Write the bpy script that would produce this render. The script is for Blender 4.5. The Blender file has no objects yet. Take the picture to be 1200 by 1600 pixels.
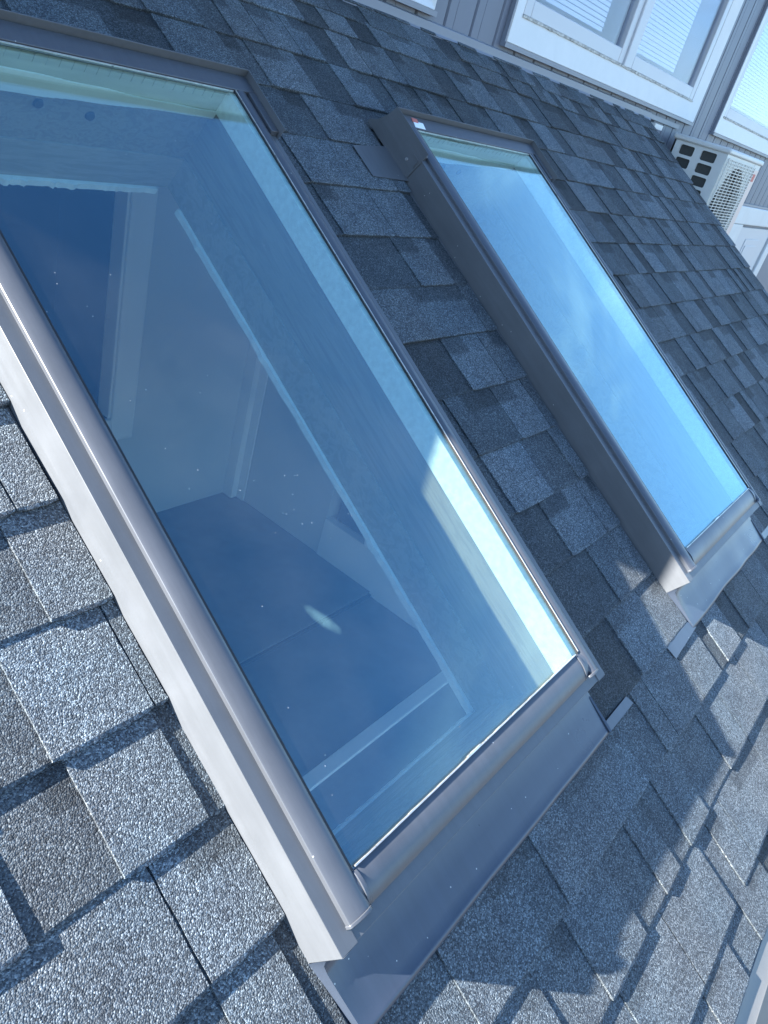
import bpy, math, random
from mathutils import Matrix, Vector, noise
random.seed(7)
sc = bpy.context.scene
COL = sc.collection
TH = 0.557811559                    # roof pitch
CT, ST = math.cos(TH), math.sin(TH)
HC = 0.8624063                      # camera height over the roof plane


def W(u, v, n):                     # roof coordinates -> world
    return Vector((u, v * CT - n * ST, v * ST + n * CT))


# ------------------------------------------------------------------ materials
def new_mat(name):
    m = bpy.data.materials.new(name)
    m.use_nodes = True
    nt = m.node_tree
    return m, nt, nt.nodes['Principled BSDF']


def N(nt, typ, **kw):
    n = nt.nodes.new(typ)
    for k, v in kw.items():
        if k.startswith('i_'):
            key = k[2:].replace('_', ' ')
            n.inputs[key].default_value = v
        else:
            setattr(n, k, v)
    return n


def ramp(nt, src, stops, interp='LINEAR'):
    r = N(nt, 'ShaderNodeValToRGB')
    r.color_ramp.interpolation = interp
    el = r.color_ramp.elements
    while len(el) < len(stops):
        el.new(0.5)
    for e, (p, c) in zip(el, stops):
        e.position = p
        e.color = (c[0], c[1], c[2], 1) if not isinstance(c, (int, float)) else (c, c, c, 1)
    nt.links.new(src, r.inputs[0])
    return r.outputs[0]


def mult(nt, a, b, fac=1.0):
    m = N(nt, 'ShaderNodeMix', data_type='RGBA', blend_type='MULTIPLY')
    m.inputs[0].default_value = fac
    nt.links.new(a, m.inputs[6])
    if isinstance(b, tuple):
        m.inputs[7].default_value = b
    else:
        nt.links.new(b, m.inputs[7])
    return m.outputs[2]


def plain(name, col, rough=0.5, var=0.06, scale=9.0, spec=0.5, metallic=0.0, bump=0.0, bscale=60.0, stretch=(1, 1, 1), coat=0.0, speck=0.0):
    m, nt, b = new_mat(name)
    tc = N(nt, 'ShaderNodeTexCoord')
    mp = N(nt, 'ShaderNodeMapping')
    mp.inputs['Scale'].default_value = stretch
    nt.links.new(tc.outputs['Object'], mp.inputs['Vector'])
    nz = N(nt, 'ShaderNodeTexNoise', i_Scale=scale, i_Detail=6.0, i_Roughness=0.6)
    nt.links.new(mp.outputs[0], nz.inputs['Vector'])
    lo = tuple(c * (1 - var * 2) for c in col)
    hi = tuple(min(1, c * (1 + var * 2)) for c in col)
    basec = ramp(nt, nz.outputs['Fac'], [(0.25, lo), (0.75, hi)])
    if speck:
        st = N(nt, 'ShaderNodeMapping')
        st.inputs['Scale'].default_value = (40, 3, 40)
        nt.links.new(tc.outputs['Object'], st.inputs['Vector'])
        sn = N(nt, 'ShaderNodeTexNoise', i_Scale=1.6, i_Detail=5.0, i_Roughness=.7)
        nt.links.new(st.outputs[0], sn.inputs['Vector'])
        basec = mult(nt, basec, ramp(nt, sn.outputs['Fac'], [(0.3, (.88, .88, .87)), (0.6, (1.0, 1.0, 1.0)), (0.8, (1.10, 1.09, 1.07))]))
        vo = N(nt, 'ShaderNodeTexVoronoi', i_Scale=120.0)
        nt.links.new(tc.outputs['Object'], vo.inputs['Vector'])
        sp = N(nt, 'ShaderNodeSeparateColor')
        nt.links.new(vo.outputs['Color'], sp.inputs[0])
        g1 = N(nt, 'ShaderNodeMath', operation='GREATER_THAN')
        nt.links.new(sp.outputs[0], g1.inputs[0])
        g1.inputs[1].default_value = 1 - speck
        g2 = N(nt, 'ShaderNodeMath', operation='LESS_THAN')
        nt.links.new(vo.outputs['Distance'], g2.inputs[0])
        g2.inputs[1].default_value = .13
        g3 = N(nt, 'ShaderNodeMath', operation='MULTIPLY')
        nt.links.new(g1.outputs[0], g3.inputs[0])
        nt.links.new(g2.outputs[0], g3.inputs[1])
        mxs = N(nt, 'ShaderNodeMix', data_type='RGBA')
        nt.links.new(g3.outputs[0], mxs.inputs[0])
        nt.links.new(basec, mxs.inputs[6])
        mxs.inputs[7].default_value = (.42, .42, .40, 1)
        basec = mxs.outputs[2]
    nt.links.new(basec, b.inputs['Base Color'])
    b.inputs['Roughness'].default_value = rough
    nt.links.new(ramp(nt, nz.outputs['Fac'], [(0.2, max(0, rough - .06)), (0.8, min(1, rough + .08))]), b.inputs['Roughness'])
    b.inputs['Specular IOR Level'].default_value = spec
    b.inputs['Metallic'].default_value = metallic
    b.inputs['Coat Weight'].default_value = coat
    if bump:
        n2 = N(nt, 'ShaderNodeTexNoise', i_Scale=bscale, i_Detail=4.0)
        nt.links.new(mp.outputs[0], n2.inputs['Vector'])
        bp = N(nt, 'ShaderNodeBump', i_Strength=bump, i_Distance=0.002)
        nt.links.new(n2.outputs['Fac'], bp.inputs['Height'])
        nt.links.new(bp.outputs[0], b.inputs['Normal'])
    return m


def shingle_mat():
    m, nt, b = new_mat('asphalt_granules')
    tc = N(nt, 'ShaderNodeTexCoord')
    at = N(nt, 'ShaderNodeAttribute', attribute_name='tone')
    vo = N(nt, 'ShaderNodeTexVoronoi', i_Scale=520.0)
    nt.links.new(tc.outputs['Object'], vo.inputs['Vector'])
    sep = N(nt, 'ShaderNodeSeparateColor')
    nt.links.new(vo.outputs['Color'], sep.inputs[0])
    col = ramp(nt, sep.outputs[0], [(0.0, (.034, .038, .042)), (0.35, (.074, .080, .087)), (0.70, (.132, .141, .148)), (0.90, (.205, .215, .22)), (1.0, (.30, .31, .31))])
    big = N(nt, 'ShaderNodeTexNoise', i_Scale=14.0, i_Detail=5.0, i_Roughness=0.65)
    nt.links.new(tc.outputs['Object'], big.inputs['Vector'])
    bigc = ramp(nt, big.outputs['Fac'], [(0.3, (.78, .78, .80)), (0.7, (1.18, 1.17, 1.14))])
    col = mult(nt, col, bigc)
    col = mult(nt, col, at.outputs['Color'])
    # bluish tint drifting in broad soft patches
    st = N(nt, 'ShaderNodeTexNoise', i_Scale=5.0, i_Detail=2.0)
    nt.links.new(tc.outputs['Object'], st.inputs['Vector'])
    col = mult(nt, col, ramp(nt, st.outputs['Fac'], [(0.35, (.80, .95, 1.06)), (0.65, (.88, .95, 1.0))]))
    nt.links.new(col, b.inputs['Base Color'])
    b.inputs['Roughness'].default_value = 0.75
    b.inputs['Specular IOR Level'].default_value = 0.35
    add = N(nt, 'ShaderNodeMath', operation='MULTIPLY_ADD')
    nt.links.new(vo.outputs['Distance'], add.inputs[0])
    add.inputs[1].default_value = -0.55
    nt.links.new(sep.outputs[1], add.inputs[2])
    bp = N(nt, 'ShaderNodeBump', i_Strength=1.0, i_Distance=0.0018)
    nt.links.new(add.outputs[0], bp.inputs['Height'])
    nt.links.new(bp.outputs[0], b.inputs['Normal'])
    return m


def glass_mat(name, tint, refl, ior, dust=0.0, wob=0.25):
    m = bpy.data.materials.new(name)
    m.use_nodes = True
    nt = m.node_tree
    nt.nodes.remove(nt.nodes['Principled BSDF'])
    out = nt.nodes['Material Output']
    tr = N(nt, 'ShaderNodeBsdfTransparent')
    tr.inputs[0].default_value = (*tint, 1)
    gl = N(nt, 'ShaderNodeBsdfGlossy')
    gl.inputs['Color'].default_value = (*refl, 1)
    gl.inputs['Roughness'].default_value = 0.0
    fr = N(nt, 'ShaderNodeFresnel')
    # same reflectance from either side of the thin pane
    ge = N(nt, 'ShaderNodeNewGeometry')
    io = N(nt, 'ShaderNodeMix', data_type='FLOAT')
    nt.links.new(ge.outputs['Backfacing'], io.inputs[0])
    io.inputs[2].default_value = ior
    io.inputs[3].default_value = 1.0 / ior
    nt.links.new(io.outputs[0], fr.inputs['IOR'])
    tc = N(nt, 'ShaderNodeTexCoord')
    wv = N(nt, 'ShaderNodeTexNoise', i_Scale=2.2, i_Detail=1.0)
    nt.links.new(tc.outputs['Object'], wv.inputs['Vector'])
    bp = N(nt, 'ShaderNodeBump', i_Strength=wob, i_Distance=0.002)
    nt.links.new(wv.outputs['Fac'], bp.inputs['Height'])
    nt.links.new(bp.outputs[0], gl.inputs['Normal'])
    mx = N(nt, 'ShaderNodeMixShader')
    nt.links.new(fr.outputs[0], mx.inputs[0])
    nt.links.new(tr.outputs[0], mx.inputs[1])
    nt.links.new(gl.outputs[0], mx.inputs[2])
    last = mx.outputs[0]
    if dust:
        vo = N(nt, 'ShaderNodeTexVoronoi', i_Scale=170.0)
        nt.links.new(tc.outputs['Object'], vo.inputs['Vector'])
        sep = N(nt, 'ShaderNodeSeparateColor')
        nt.links.new(vo.outputs['Color'], sep.inputs[0])
        nz = N(nt, 'ShaderNodeTexNoise', i_Scale=6.0, i_Detail=3.0)
        nt.links.new(tc.outputs['Object'], nz.inputs['Vector'])
        thr = N(nt, 'ShaderNodeMath', operation='MULTIPLY_ADD')
        nt.links.new(nz.outputs['Fac'], thr.inputs[0])
        thr.inputs[1].default_value = 0.10
        nt.links.new(sep.outputs[0], thr.inputs[2])
        gt = N(nt, 'ShaderNodeMath', operation='GREATER_THAN')
        nt.links.new(thr.outputs[0], gt.inputs[0])
        gt.inputs[1].default_value = 1.045
        lt = N(nt, 'ShaderNodeMath', operation='LESS_THAN')
        nt.links.new(vo.outputs['Distance'], lt.inputs[0])
        lt.inputs[1].default_value = 0.15
        an = N(nt, 'ShaderNodeMath', operation='MULTIPLY')
        nt.links.new(gt.outputs[0], an.inputs[0])
        nt.links.new(lt.outputs[0], an.inputs[1])
        film = ramp(nt, nz.outputs['Fac'], [(0.35, 0.0), (0.8, dust)])
        ad = N(nt, 'ShaderNodeMath', operation='MULTIPLY_ADD')
        nt.links.new(an.outputs[0], ad.inputs[0])
        ad.inputs[1].default_value = 0.4
        nt.links.new(film, ad.inputs[2])
        df = N(nt, 'ShaderNodeBsdfDiffuse')
        df.inputs[0].default_value = (.6, .6, .58, 1)
        m2 = N(nt, 'ShaderNodeMixShader')
        nt.links.new(ad.outputs[0], m2.inputs[0])
        nt.links.new(last, m2.inputs[1])
        nt.links.new(df.outputs[0], m2.inputs[2])
        last = m2.outputs[0]
    nt.links.new(last, out.inputs['Surface'])
    return m


def wood_mat(name, a, bcol, stretch):
    m, nt, b = new_mat(name)
    tc = N(nt, 'ShaderNodeTexCoord')
    mp = N(nt, 'ShaderNodeMapping')
    mp.inputs['Scale'].default_value = stretch
    nt.links.new(tc.outputs['Object'], mp.inputs['Vector'])
    nz = N(nt, 'ShaderNodeTexNoise', i_Scale=5.0, i_Detail=8.0, i_Roughness=0.62, i_Distortion=1.4)
    nt.links.new(mp.outputs[0], nz.inputs['Vector'])
    nt.links.new(ramp(nt, nz.outputs['Fac'], [(0.28, a), (0.45, bcol), (0.56, tuple(x * .8 for x in bcol)), (0.75, a)]), b.inputs['Base Color'])
    b.inputs['Roughness'].default_value = 0.7
    return m


M = {}
M['shingle'] = shingle_mat()
M['metal'] = plain('umber_painted_metal', (.097, .104, .114), 0.42, .04, 14, .5, bump=.04, bscale=25, speck=.006)
M['clad'] = plain('satin_painted_cladding', (.080, .087, .101), 0.35, .04, 10, .6, metallic=0.2, bump=.05, bscale=18, speck=.012)
M['apron'] = plain('apron_sheet_metal', (.044, .057, .082), 0.30, .05, 7, .6, metallic=0.15, bump=.04, bscale=6, speck=.04)  # frame paint with blue sky reflection put into the colour
M['gasket_and_shade_line'] = plain('black_rubber', (.02, .02, .022), 0.6)
M['glint'] = plain('lip_glint_and_sealant', (.62, .60, .55), 0.3, .1, 80, metallic=.7)  # bright colour carries the sunlit lip; also used for the sealant
M['deck'] = plain('dark_underlayment', (.02, .02, .022), 0.9)
M['white'] = plain('white_frame_paint', (.80, .80, .77), 0.5, .03, 12)
M['lining'] = plain('pale_window_lining', (.84, .84, .79), 0.55, .08, 9, stretch=(1, 9, 9))
M['olive'] = plain('shaded_head_lining', (.36, .37, .30), 0.7, .10, 7, stretch=(1, 8, 8))  # pale lining with its greenish shade put into the colour
M['lumber'] = wood_mat('rough_lumber', (.22, .18, .135), (.30, .25, .195), (9, 1.0, 14))
M['plywood'] = wood_mat('plywood_board', (.29, .24, .18), (.36, .31, .25), (1.2, 6, 9))
M['drywall'] = plain('torn_drywall_edge', (.78, .78, .76), 0.9, .05, 60, bump=.5, bscale=160)
M['roomwall'] = plain('eggshell_wall_paint', (.60, .60, .58), 0.8, .02, 4)
M['roomtrim'] = plain('white_casing_paint', (.82, .82, .81), 0.5, .02, 4)
M['roomfloor'] = plain('dusty_subfloor', (.19, .19, .19), 0.7, .12, 5)
M['void'] = plain('dim_back_room', (.05, .05, .055), 0.9)  # darkness of unlit spaces put into the colour
M['glass'] = glass_mat('coated_skylight_glass', (.87, .965, .945), (.58, .86, 1.0), 1.98, dust=.02)
M['pane'] = glass_mat('window_glass', (.88, .91, .96), (.9, .92, 1.0), 1.28, wob=.03)
M['siding'] = plain('grey_metal_siding', (.135, .15, .19), 0.5, .05, 3, stretch=(1, 1, .2), bump=.08, bscale=30)
M['trim'] = plain('grey_flashing_trim', (.19, .205, .24), 0.45, .04, 5)
M['wtrim'] = plain('white_window_casing', (.62, .62, .61), 0.45, .04, 6)
M['wsash'] = plain('white_vinyl_sash', (.52, .53, .55), 0.4, .02, 6)
M['blind'] = plain('pleated_white_blind', (.74, .74, .73), 0.8, .02, 10)
M['caulk'] = plain('dirty_caulk', (.45, .44, .40), 0.8, .35, 40)
M['acbody'] = plain('offwhite_painted_steel', (.55, .555, .53), 0.4, .03, 8)
M['acdark'] = plain('condenser_fins', (.035, .037, .035), 0.6, .2, 60, stretch=(1, 1, 12))
M['acpink'] = plain('sunlit_white_panel', (.70, .55, .48), 0.5, .04, 8)  # off-white panel with warm sunlight put into its colour
M['acred'] = plain('red_print', (.55, .16, .12), 0.6)
M['sticker'] = plain('white_paper_label', (.85, .87, .88), 0.5, .02)
M['drip'] = plain('pale_drip_edge_metal', (.17, .165, .155), 0.4, .06, 10, metallic=.1)
M['ground'] = plain('gravelly_ground', (.16, .15, .13), 0.9, .2, 3, bump=.6, bscale=30)
M['screw'] = plain('zinc_screw', (.35, .35, .36), 0.35, metallic=.7)
M['knot'] = plain('dark_bolt_head', (.06, .05, .045), 0.6)


# ------------------------------------------------------------------ mesh builder
class MB:
    def __init__(s):
        s.v, s.f, s.t = [], [], []

    def vert(s, p, tone=1.0):
        s.v.append(tuple(p))
        s.t.append(tone)
        return len(s.v) - 1

    def face(s, *ids):
        s.f.append(tuple(ids))

    def quad(s, a, b, c, d, tone=1.0):
        s.face(*[s.vert(p, tone) for p in (a, b, c, d)])

    def box(s, x0, x1, y0, y1, z0, z1):
        i = [s.vert((x, y, z)) for z in (z0, z1) for y in (y0, y1) for x in (x0, x1)]
        for q in ((0, 2, 3, 1), (4, 5, 7, 6), (0, 1, 5, 4), (2, 6, 7, 3), (0, 4, 6, 2), (1, 3, 7, 5)):
            s.face(*[i[k] for k in q])

    def prism(s, prof, fn, ts):      # closed profile (a,b) swept through fn(a,b,t)
        rings = [[s.vert(fn(a, b, t)) for a, b in prof] for t in ts]
        n = len(prof)
        for r0, r1 in zip(rings, rings[1:]):
            for i in range(n):
                j = (i + 1) % n
                s.face(r0[i], r0[j], r1[j], r1[i])
        s.face(*rings[0][::-1])
        s.face(*rings[-1])

    def poly(s, pts, d):             # planar polygon extruded by vector d
        d = Vector(d)
        a = [s.vert(p) for p in pts]
        b = [s.vert(Vector(p) + d) for p in pts]
        n = len(pts)
        s.face(*a[::-1])
        s.face(*b)
        for i in range(n):
            j = (i + 1) % n
            s.face(a[i], a[j], b[j], b[i])

    def cyl(s, c, ax, r, h, seg=16, r2=None):
        ax = Vector(ax).normalized()
        e1 = ax.orthogonal().normalized()
        e2 = ax.cross(e1)
        c = Vector(c)
        r2 = r if r2 is None else r2
        a = [s.vert(c + (e1 * math.cos(k * 2 * math.pi / seg) + e2 * math.sin(k * 2 * math.pi / seg)) * r) for k in range(seg)]
        b = [s.vert(c + ax * h + (e1 * math.cos(k * 2 * math.pi / seg) + e2 * math.sin(k * 2 * math.pi / seg)) * r2) for k in range(seg)]
        for i in range(seg):
            j = (i + 1) % seg
            s.face(a[i], a[j], b[j], b[i])
        s.face(*a[::-1])
        s.face(*b)

    def build(s, name, mat, parent=None, bevel=0.0, smooth=True, tone=False, angle=35):
        import bmesh
        me = bpy.data.meshes.new(name)
        me.from_pydata(s.v, [], s.f)
        if tone:
            a = me.attributes.new('tone', 'FLOAT', 'POINT')
            a.data.foreach_set('value', s.t)
        else:
            bm = bmesh.new()
            bm.from_mesh(me)
            bmesh.ops.recalc_face_normals(bm, faces=bm.faces)
            bm.to_mesh(me)
            bm.free()
        me.materials.append(mat)
        if smooth:
            me.polygons.foreach_set('use_smooth', [True] * len(me.polygons))
            me.set_sharp_from_angle(angle=math.radians(angle))
        o = bpy.data.objects.new(name, me)
        COL.objects.link(o)
        if parent:
            o.parent = parent
        if bevel:
            b = o.modifiers.new('bevel', 'BEVEL')
            b.width = bevel
            b.segments = 2
            b.limit_method = 'ANGLE'
            b.angle_limit = math.radians(40)
            b.harden_normals = False
        return o


def thick(pts, t):                   # open polyline -> closed thin profile
    out = []
    n = len(pts)
    for i in range(n):
        a = Vector(pts[max(i - 1, 0)])
        b = Vector(pts[min(i + 1, n - 1)])
        d = (b - a).normalized()
        out.append((pts[i][0] - d.y * t, pts[i][1] + d.x * t))
    return list(pts) + out[::-1]


def empty(name, loc, rot=(0, 0, 0)):
    o = bpy.data.objects.new(name, None)
    COL.objects.link(o)
    o.location = loc
    o.rotation_euler = rot
    o.empty_display_size = 0.1
    return o


def tag(o, label=None, cat=None, group=None, kind=None):
    if label:
        o['label'] = label
    if cat:
        o['category'] = cat
    if group:
        o['group'] = group
    if kind:
        o['kind'] = kind
    return o


def copy_tree(o, parent=None):
    c = o.copy()
    COL.objects.link(c)
    c.parent = parent
    for ch in list(o.children):
        copy_tree(ch, c)
    return c


# ------------------------------------------------------------------ the shingle roof
E_ = 0.143
V0 = 1.0407
UL, UR = -1.7, 4.745
VEAVE, VWALL = -0.896, 1.665
roof = tag(empty('shingle_roof', (0, 0, 0), (TH, 0, 0)), 'dark grey asphalt shingle roof around the two skylights, sloping down from the grey wall', 'roof')
TRACED = {0: [(1.393, 0, 0.75), (1.534, 1, 1.0), (1.741, 0, 0.8)], 1: [(1.25, 0, 0.8), (1.365, 1, 1.05), (1.695, 1, 1.0)],
          2: [(1.25, 0, 0.7), (1.367, 1, 1.0), (1.563, 1, 1.0)], 3: [(1.25, 0, 0.7), (1.537, 1, 1.0)], 4: [(1.25, 1, 0.95), (1.697, 1, 0.85)],
          5: [(0.424, 1, 1.1), (0.48, 0, .8), (1.25, 0, 0.6), (1.485, 1, 1.05), (1.646, 1, 0.95)],
          6: [(0.265, 0, 0.75), (0.399, 1, 1.1), (1.25, 0, .7), (1.364, 1, 0.8), (1.561, 1, 1.1)],
          7: [(0.22, 0, 0.7), (0.33, 1, 1.2), (0.463, 1, 1.0), (1.25, 0, .75), (1.371, 1, 1.15), (1.551, 0, 0.85), (1.691, 1, 1.0)],
          8: [(0.10, 1, 1.0), (0.24, 0, 0.72), (0.342, 1, 1.1), (0.459, 0, 0.75), (1.25, 0, 0.68), (1.475, 1, 1.1), (1.668, 1, 1.05)],
          9: [(0.18, 1, 1.0), (0.371, 1, 1.15), (1.25, 0, 0.7), (1.546, 1, 0.9), (1.685, 1, 1.1)],
          10: [(0.24, 0, 0.8), (0.371, 1, 1.0), (0.462, 0, 0.6), (1.25, 0, 0.6), (1.463, 1, 1.1), (1.64, 1, 1.0)],
          11: [(0.50, 0, 0.6), (0.65, 1, 1.0), (0.838, 0, 0.65), (0.912, 1, 1.05), (1.276, 0, 0.72), (1.385, 1, 1.0), (1.455, 1, 1.05), (1.637, 1, 1.0)],
          12: [(0.661, 1, 1.0), (0.776, 0, 0.75), (0.885, 1, 0.95), (1.036, 0, 0.62), (1.138, 1, 0.85), (1.216, 0, 0.6), (1.283, 1, 1.0), (1.401, 0, 0.7), (1.57, 1, 1.0), (1.713, 1, 1.05), (1.90, 1, 1.05)],
          13: [(0.777, 0, 0.8), (0.911, 1, 0.95), (1.099, 1, 1.1), (1.307, 0, .9), (1.37, 1, 1.0), (1.459, 1, 1.05), (1.722, 1, 1.05)],
          14: [(0.941, 0, 0.8), (1.082, 1, 1.0), (1.221, 0, 0.7), (1.32, 1, 1.0)]}
SKY_U = [(0.4838, 1.2445), (1.752, 2.527)]
SKY_L = [(0.4885, 1.2445), (1.7695, 2.527)]


def nz1(x, seed):
    return noise.noise(Vector((x, seed * 7.31, 0.37)))


def segments(k, rnd):
    segs = []
    tr = TRACED.get(k)
    u = UL
    last = 1

    def rand_run(a, b):
        nonlocal last
        u = a
        while u < b - 0.03:
            if last == 1 and rnd.random() < 0.55:
                lv, w = 0, rnd.uniform(0.05, 0.15)
            else:
                lv, w = 1, rnd.choice([rnd.uniform(.07, .12), rnd.uniform(0.11, 0.24), rnd.uniform(0.11, 0.2)])
            e = min(b, u + w)
            if b - e < 0.035:
                e = b
            tone = rnd.uniform(.76, 1.36) if lv else rnd.uniform(.40, .74)
            if rnd.random() < .12:
                tone *= .75
            segs.append((u, e, lv, tone))
            last = lv
            u = e
    if tr:
        rand_run(UL, tr[0][0])
        for i, (a, lv, t) in enumerate(tr):
            b = tr[i + 1][0] if i + 1 < len(tr) else a + 0.15
            t = .55 + .45 * t if k >= 11 else max(.3, 1 + (1.5 if a > 1.2 else 1.05) * (t - 1))
            segs.append((a, b, lv, t))
        last = tr[-1][1]
        rand_run(segs[-1][1], UR)
    else:
        rand_run(UL, UR)
    return segs


sh = MB()


def slab(k, a, b, vlo, vhi, lv, tone, patch, vk, seed):
    """one shingle tab, thin end up-slope, thick butt down-slope"""
    if b - a < 0.006:
        return
    nu = max(2, int((b - a) / 0.014) + 1)
    ws = [0, .035, .12, .3, .5, .66, .72, .9, 1.12]
    rows = []
    for j, w in enumerate(ws):
        row = []
        vv = vlo + (vhi - vlo) * (w / 1.12)
        for i in range(nu + 1):
            u = a + (b - a) * i / nu
            wy = (vv - vk) / E_
            dv = .0034 * nz1(u * 1.7, k + 3) + .0008 * nz1(u * 11, k + 40)
            dn = .0016 * (nz1(u * 2.3, k + 90) + .6 * nz1(u * 7, k + 120)) * max(0, 1 - wy)
            uu, v = u, vv + dv * (1 - .5 * w)
            if j == 0:
                v += .0006 * nz1(u * 130, seed) + .0006 * nz1(u * 330, seed + 5)
            if i in (0, nu) and 0 < j < len(ws) - 1:
                uu += .0010 * nz1(vv * 90, seed + 9)
            if j == 0 and i in (0, nu):
                v += .0028
            n = -.0038 + .0054 * (1 - wy) + lv * .0036 * (1 - .25 * wy) + dn
            if j == 0:
                n -= .0012
            t = tone
            if patch and patch[0] <= u <= patch[1] and w >= .70:
                t *= .55 if k < 10 else .70
            row.append(sh.vert((uu, v, n), t))
        rows.append(row)
    for r0, r1 in zip(rows, rows[1:]):
        for i in range(nu):
            sh.face(r0[i], r0[i + 1], r1[i + 1], r1[i])
    # butt and sides
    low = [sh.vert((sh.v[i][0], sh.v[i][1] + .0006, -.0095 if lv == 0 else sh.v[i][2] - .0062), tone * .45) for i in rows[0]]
    for i in range(nu):
        sh.face(low[i], low[i + 1], rows[0][i + 1], rows[0][i])
    for idx in (0, nu):
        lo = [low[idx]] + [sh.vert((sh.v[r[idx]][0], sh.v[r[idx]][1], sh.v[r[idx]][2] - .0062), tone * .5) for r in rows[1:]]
        for j in range(len(rows) - 1):
            q = (lo[j], rows[j][idx], rows[j + 1][idx], lo[j + 1])
            sh.face(*(q[::-1] if idx == 0 else q))


seed = 0
for k in range(-5, 15):
    vk = V0 - E_ * k
    if k <= -4:
        vk = V0 + E_ * 3 + .084 * (-3 - k)      # short courses under the wall
    vtop = vk + (E_ if k > -3 else .084) + .016
    if k == 14:
        vk = VEAVE
        vtop = V0 - E_ * 13 + .016
    if vk > VWALL:
        continue
    vtop = min(vtop, VWALL + .01)
    rnd = random.Random(100 + k)
    cut = []
    vlow_cut = None
    if -0.41 < vk and vtop - .016 < 1.06:
        cut = SKY_U if k < 10 else SKY_L
    elif vk < 1.098 < vtop:
        cut = SKY_U
        vlow_cut = 1.112
    for (a, b, lv, t) in segments(k, rnd):
        pieces = [(a, b, None)]
        for c0, c1 in cut:
            nxt = []
            for (x, y, f) in pieces:
                if f is not None or y <= c0 or x >= c1:
                    nxt.append((x, y, f))
                    continue
                if x < c0:
                    nxt.append((x, c0, None))
                if vlow_cut:
                    nxt.append((max(x, c0), min(y, c1), vlow_cut))
                if y > c1:
                    nxt.append((c1, y, None))
            pieces = nxt
        for (x, y, f) in pieces:
            seed += 1
            lo = f if f else vk
            patch = None
            if rnd.random() < (.55 if lv else .35) and y - x > .06:
                q = rnd.uniform(.3, .75) * (y - x)
                patch = (x, x + q) if rnd.random() < .4 else (y - q, y)
            jt = t * rnd.uniform(.95, 1.05)
            # base layer everywhere, laminated tooth above it
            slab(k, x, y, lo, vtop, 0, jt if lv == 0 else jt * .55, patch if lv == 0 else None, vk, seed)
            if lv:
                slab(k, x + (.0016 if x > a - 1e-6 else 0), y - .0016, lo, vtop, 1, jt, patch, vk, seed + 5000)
sh.build('shingle_courses', M['shingle'], roof, tone=True, smooth=False)

# deck with shaft openings
dk = MB()
us = [UL, .515, 1.21, 1.796, 2.491, UR - .005]
vs = [VEAVE + .004, -.297, 1.083, VWALL + .05]
for i in range(5):
    for j in range(3):
        if j == 1 and i in (1, 3):
            continue
        dk.box(us[i], us[i + 1], vs[j], vs[j + 1], -.03, -.009)
dk.build('roof_deck', M['deck'], roof, smooth=False)
# eave drip edge and rake edge
dr = MB()
dr.prism(thick([(VEAVE + .06, -.0086), (VEAVE - .002, -.0070), (VEAVE - .004, -.0025), (VEAVE - .045, -.0022), (VEAVE - .047, -.0012), (VEAVE - .049, -.0022), (VEAVE - .25, -.0025), (VEAVE - .262, -.010), (VEAVE - .265, -.10)], .0018), lambda a, b, t: (t, a, b), [UL, 0, 2, UR - .01])
dr.build('drip_edge', M['drip'], roof, bevel=.0015)
rk = MB()
rk.box(UR - .02, UR - .001, VEAVE, VWALL, -.16, -.008)
rk.build('rake_board', M['trim'], roof)

# ------------------------------------------------------------------ skylight (local frame: x along u, y up-slope, z off the roof)
UA, UB, VB = .484, 1.765, -.303
WD, LN = .757, 1.393


def mirror(prof):
    return [(WD - a, b) for a, b in prof][::-1]


CL = [(.0235, .061), (.0235, .0722), (.0242, .0733), (.0262, .0744), (.0300, .0757), (.0350, .0769), (.0400, .0777), (.0450, .0781), (.0500, .0780), (.0545, .0772), (.0580, .0759), (.0600, .0740), (.0600, .0680), (.030, .061)]
CR = [(.0235, .061), (.0235, .0722), (.0242, .0733), (.0258, .0744), (.0290, .0758), (.0330, .0771), (.0365, .0778), (.0400, .0778), (.0435, .0771), (.0467, .0759), (.0490, .0745), (.0500, .0730), (.0500, .0680), (.030, .061)]


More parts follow.
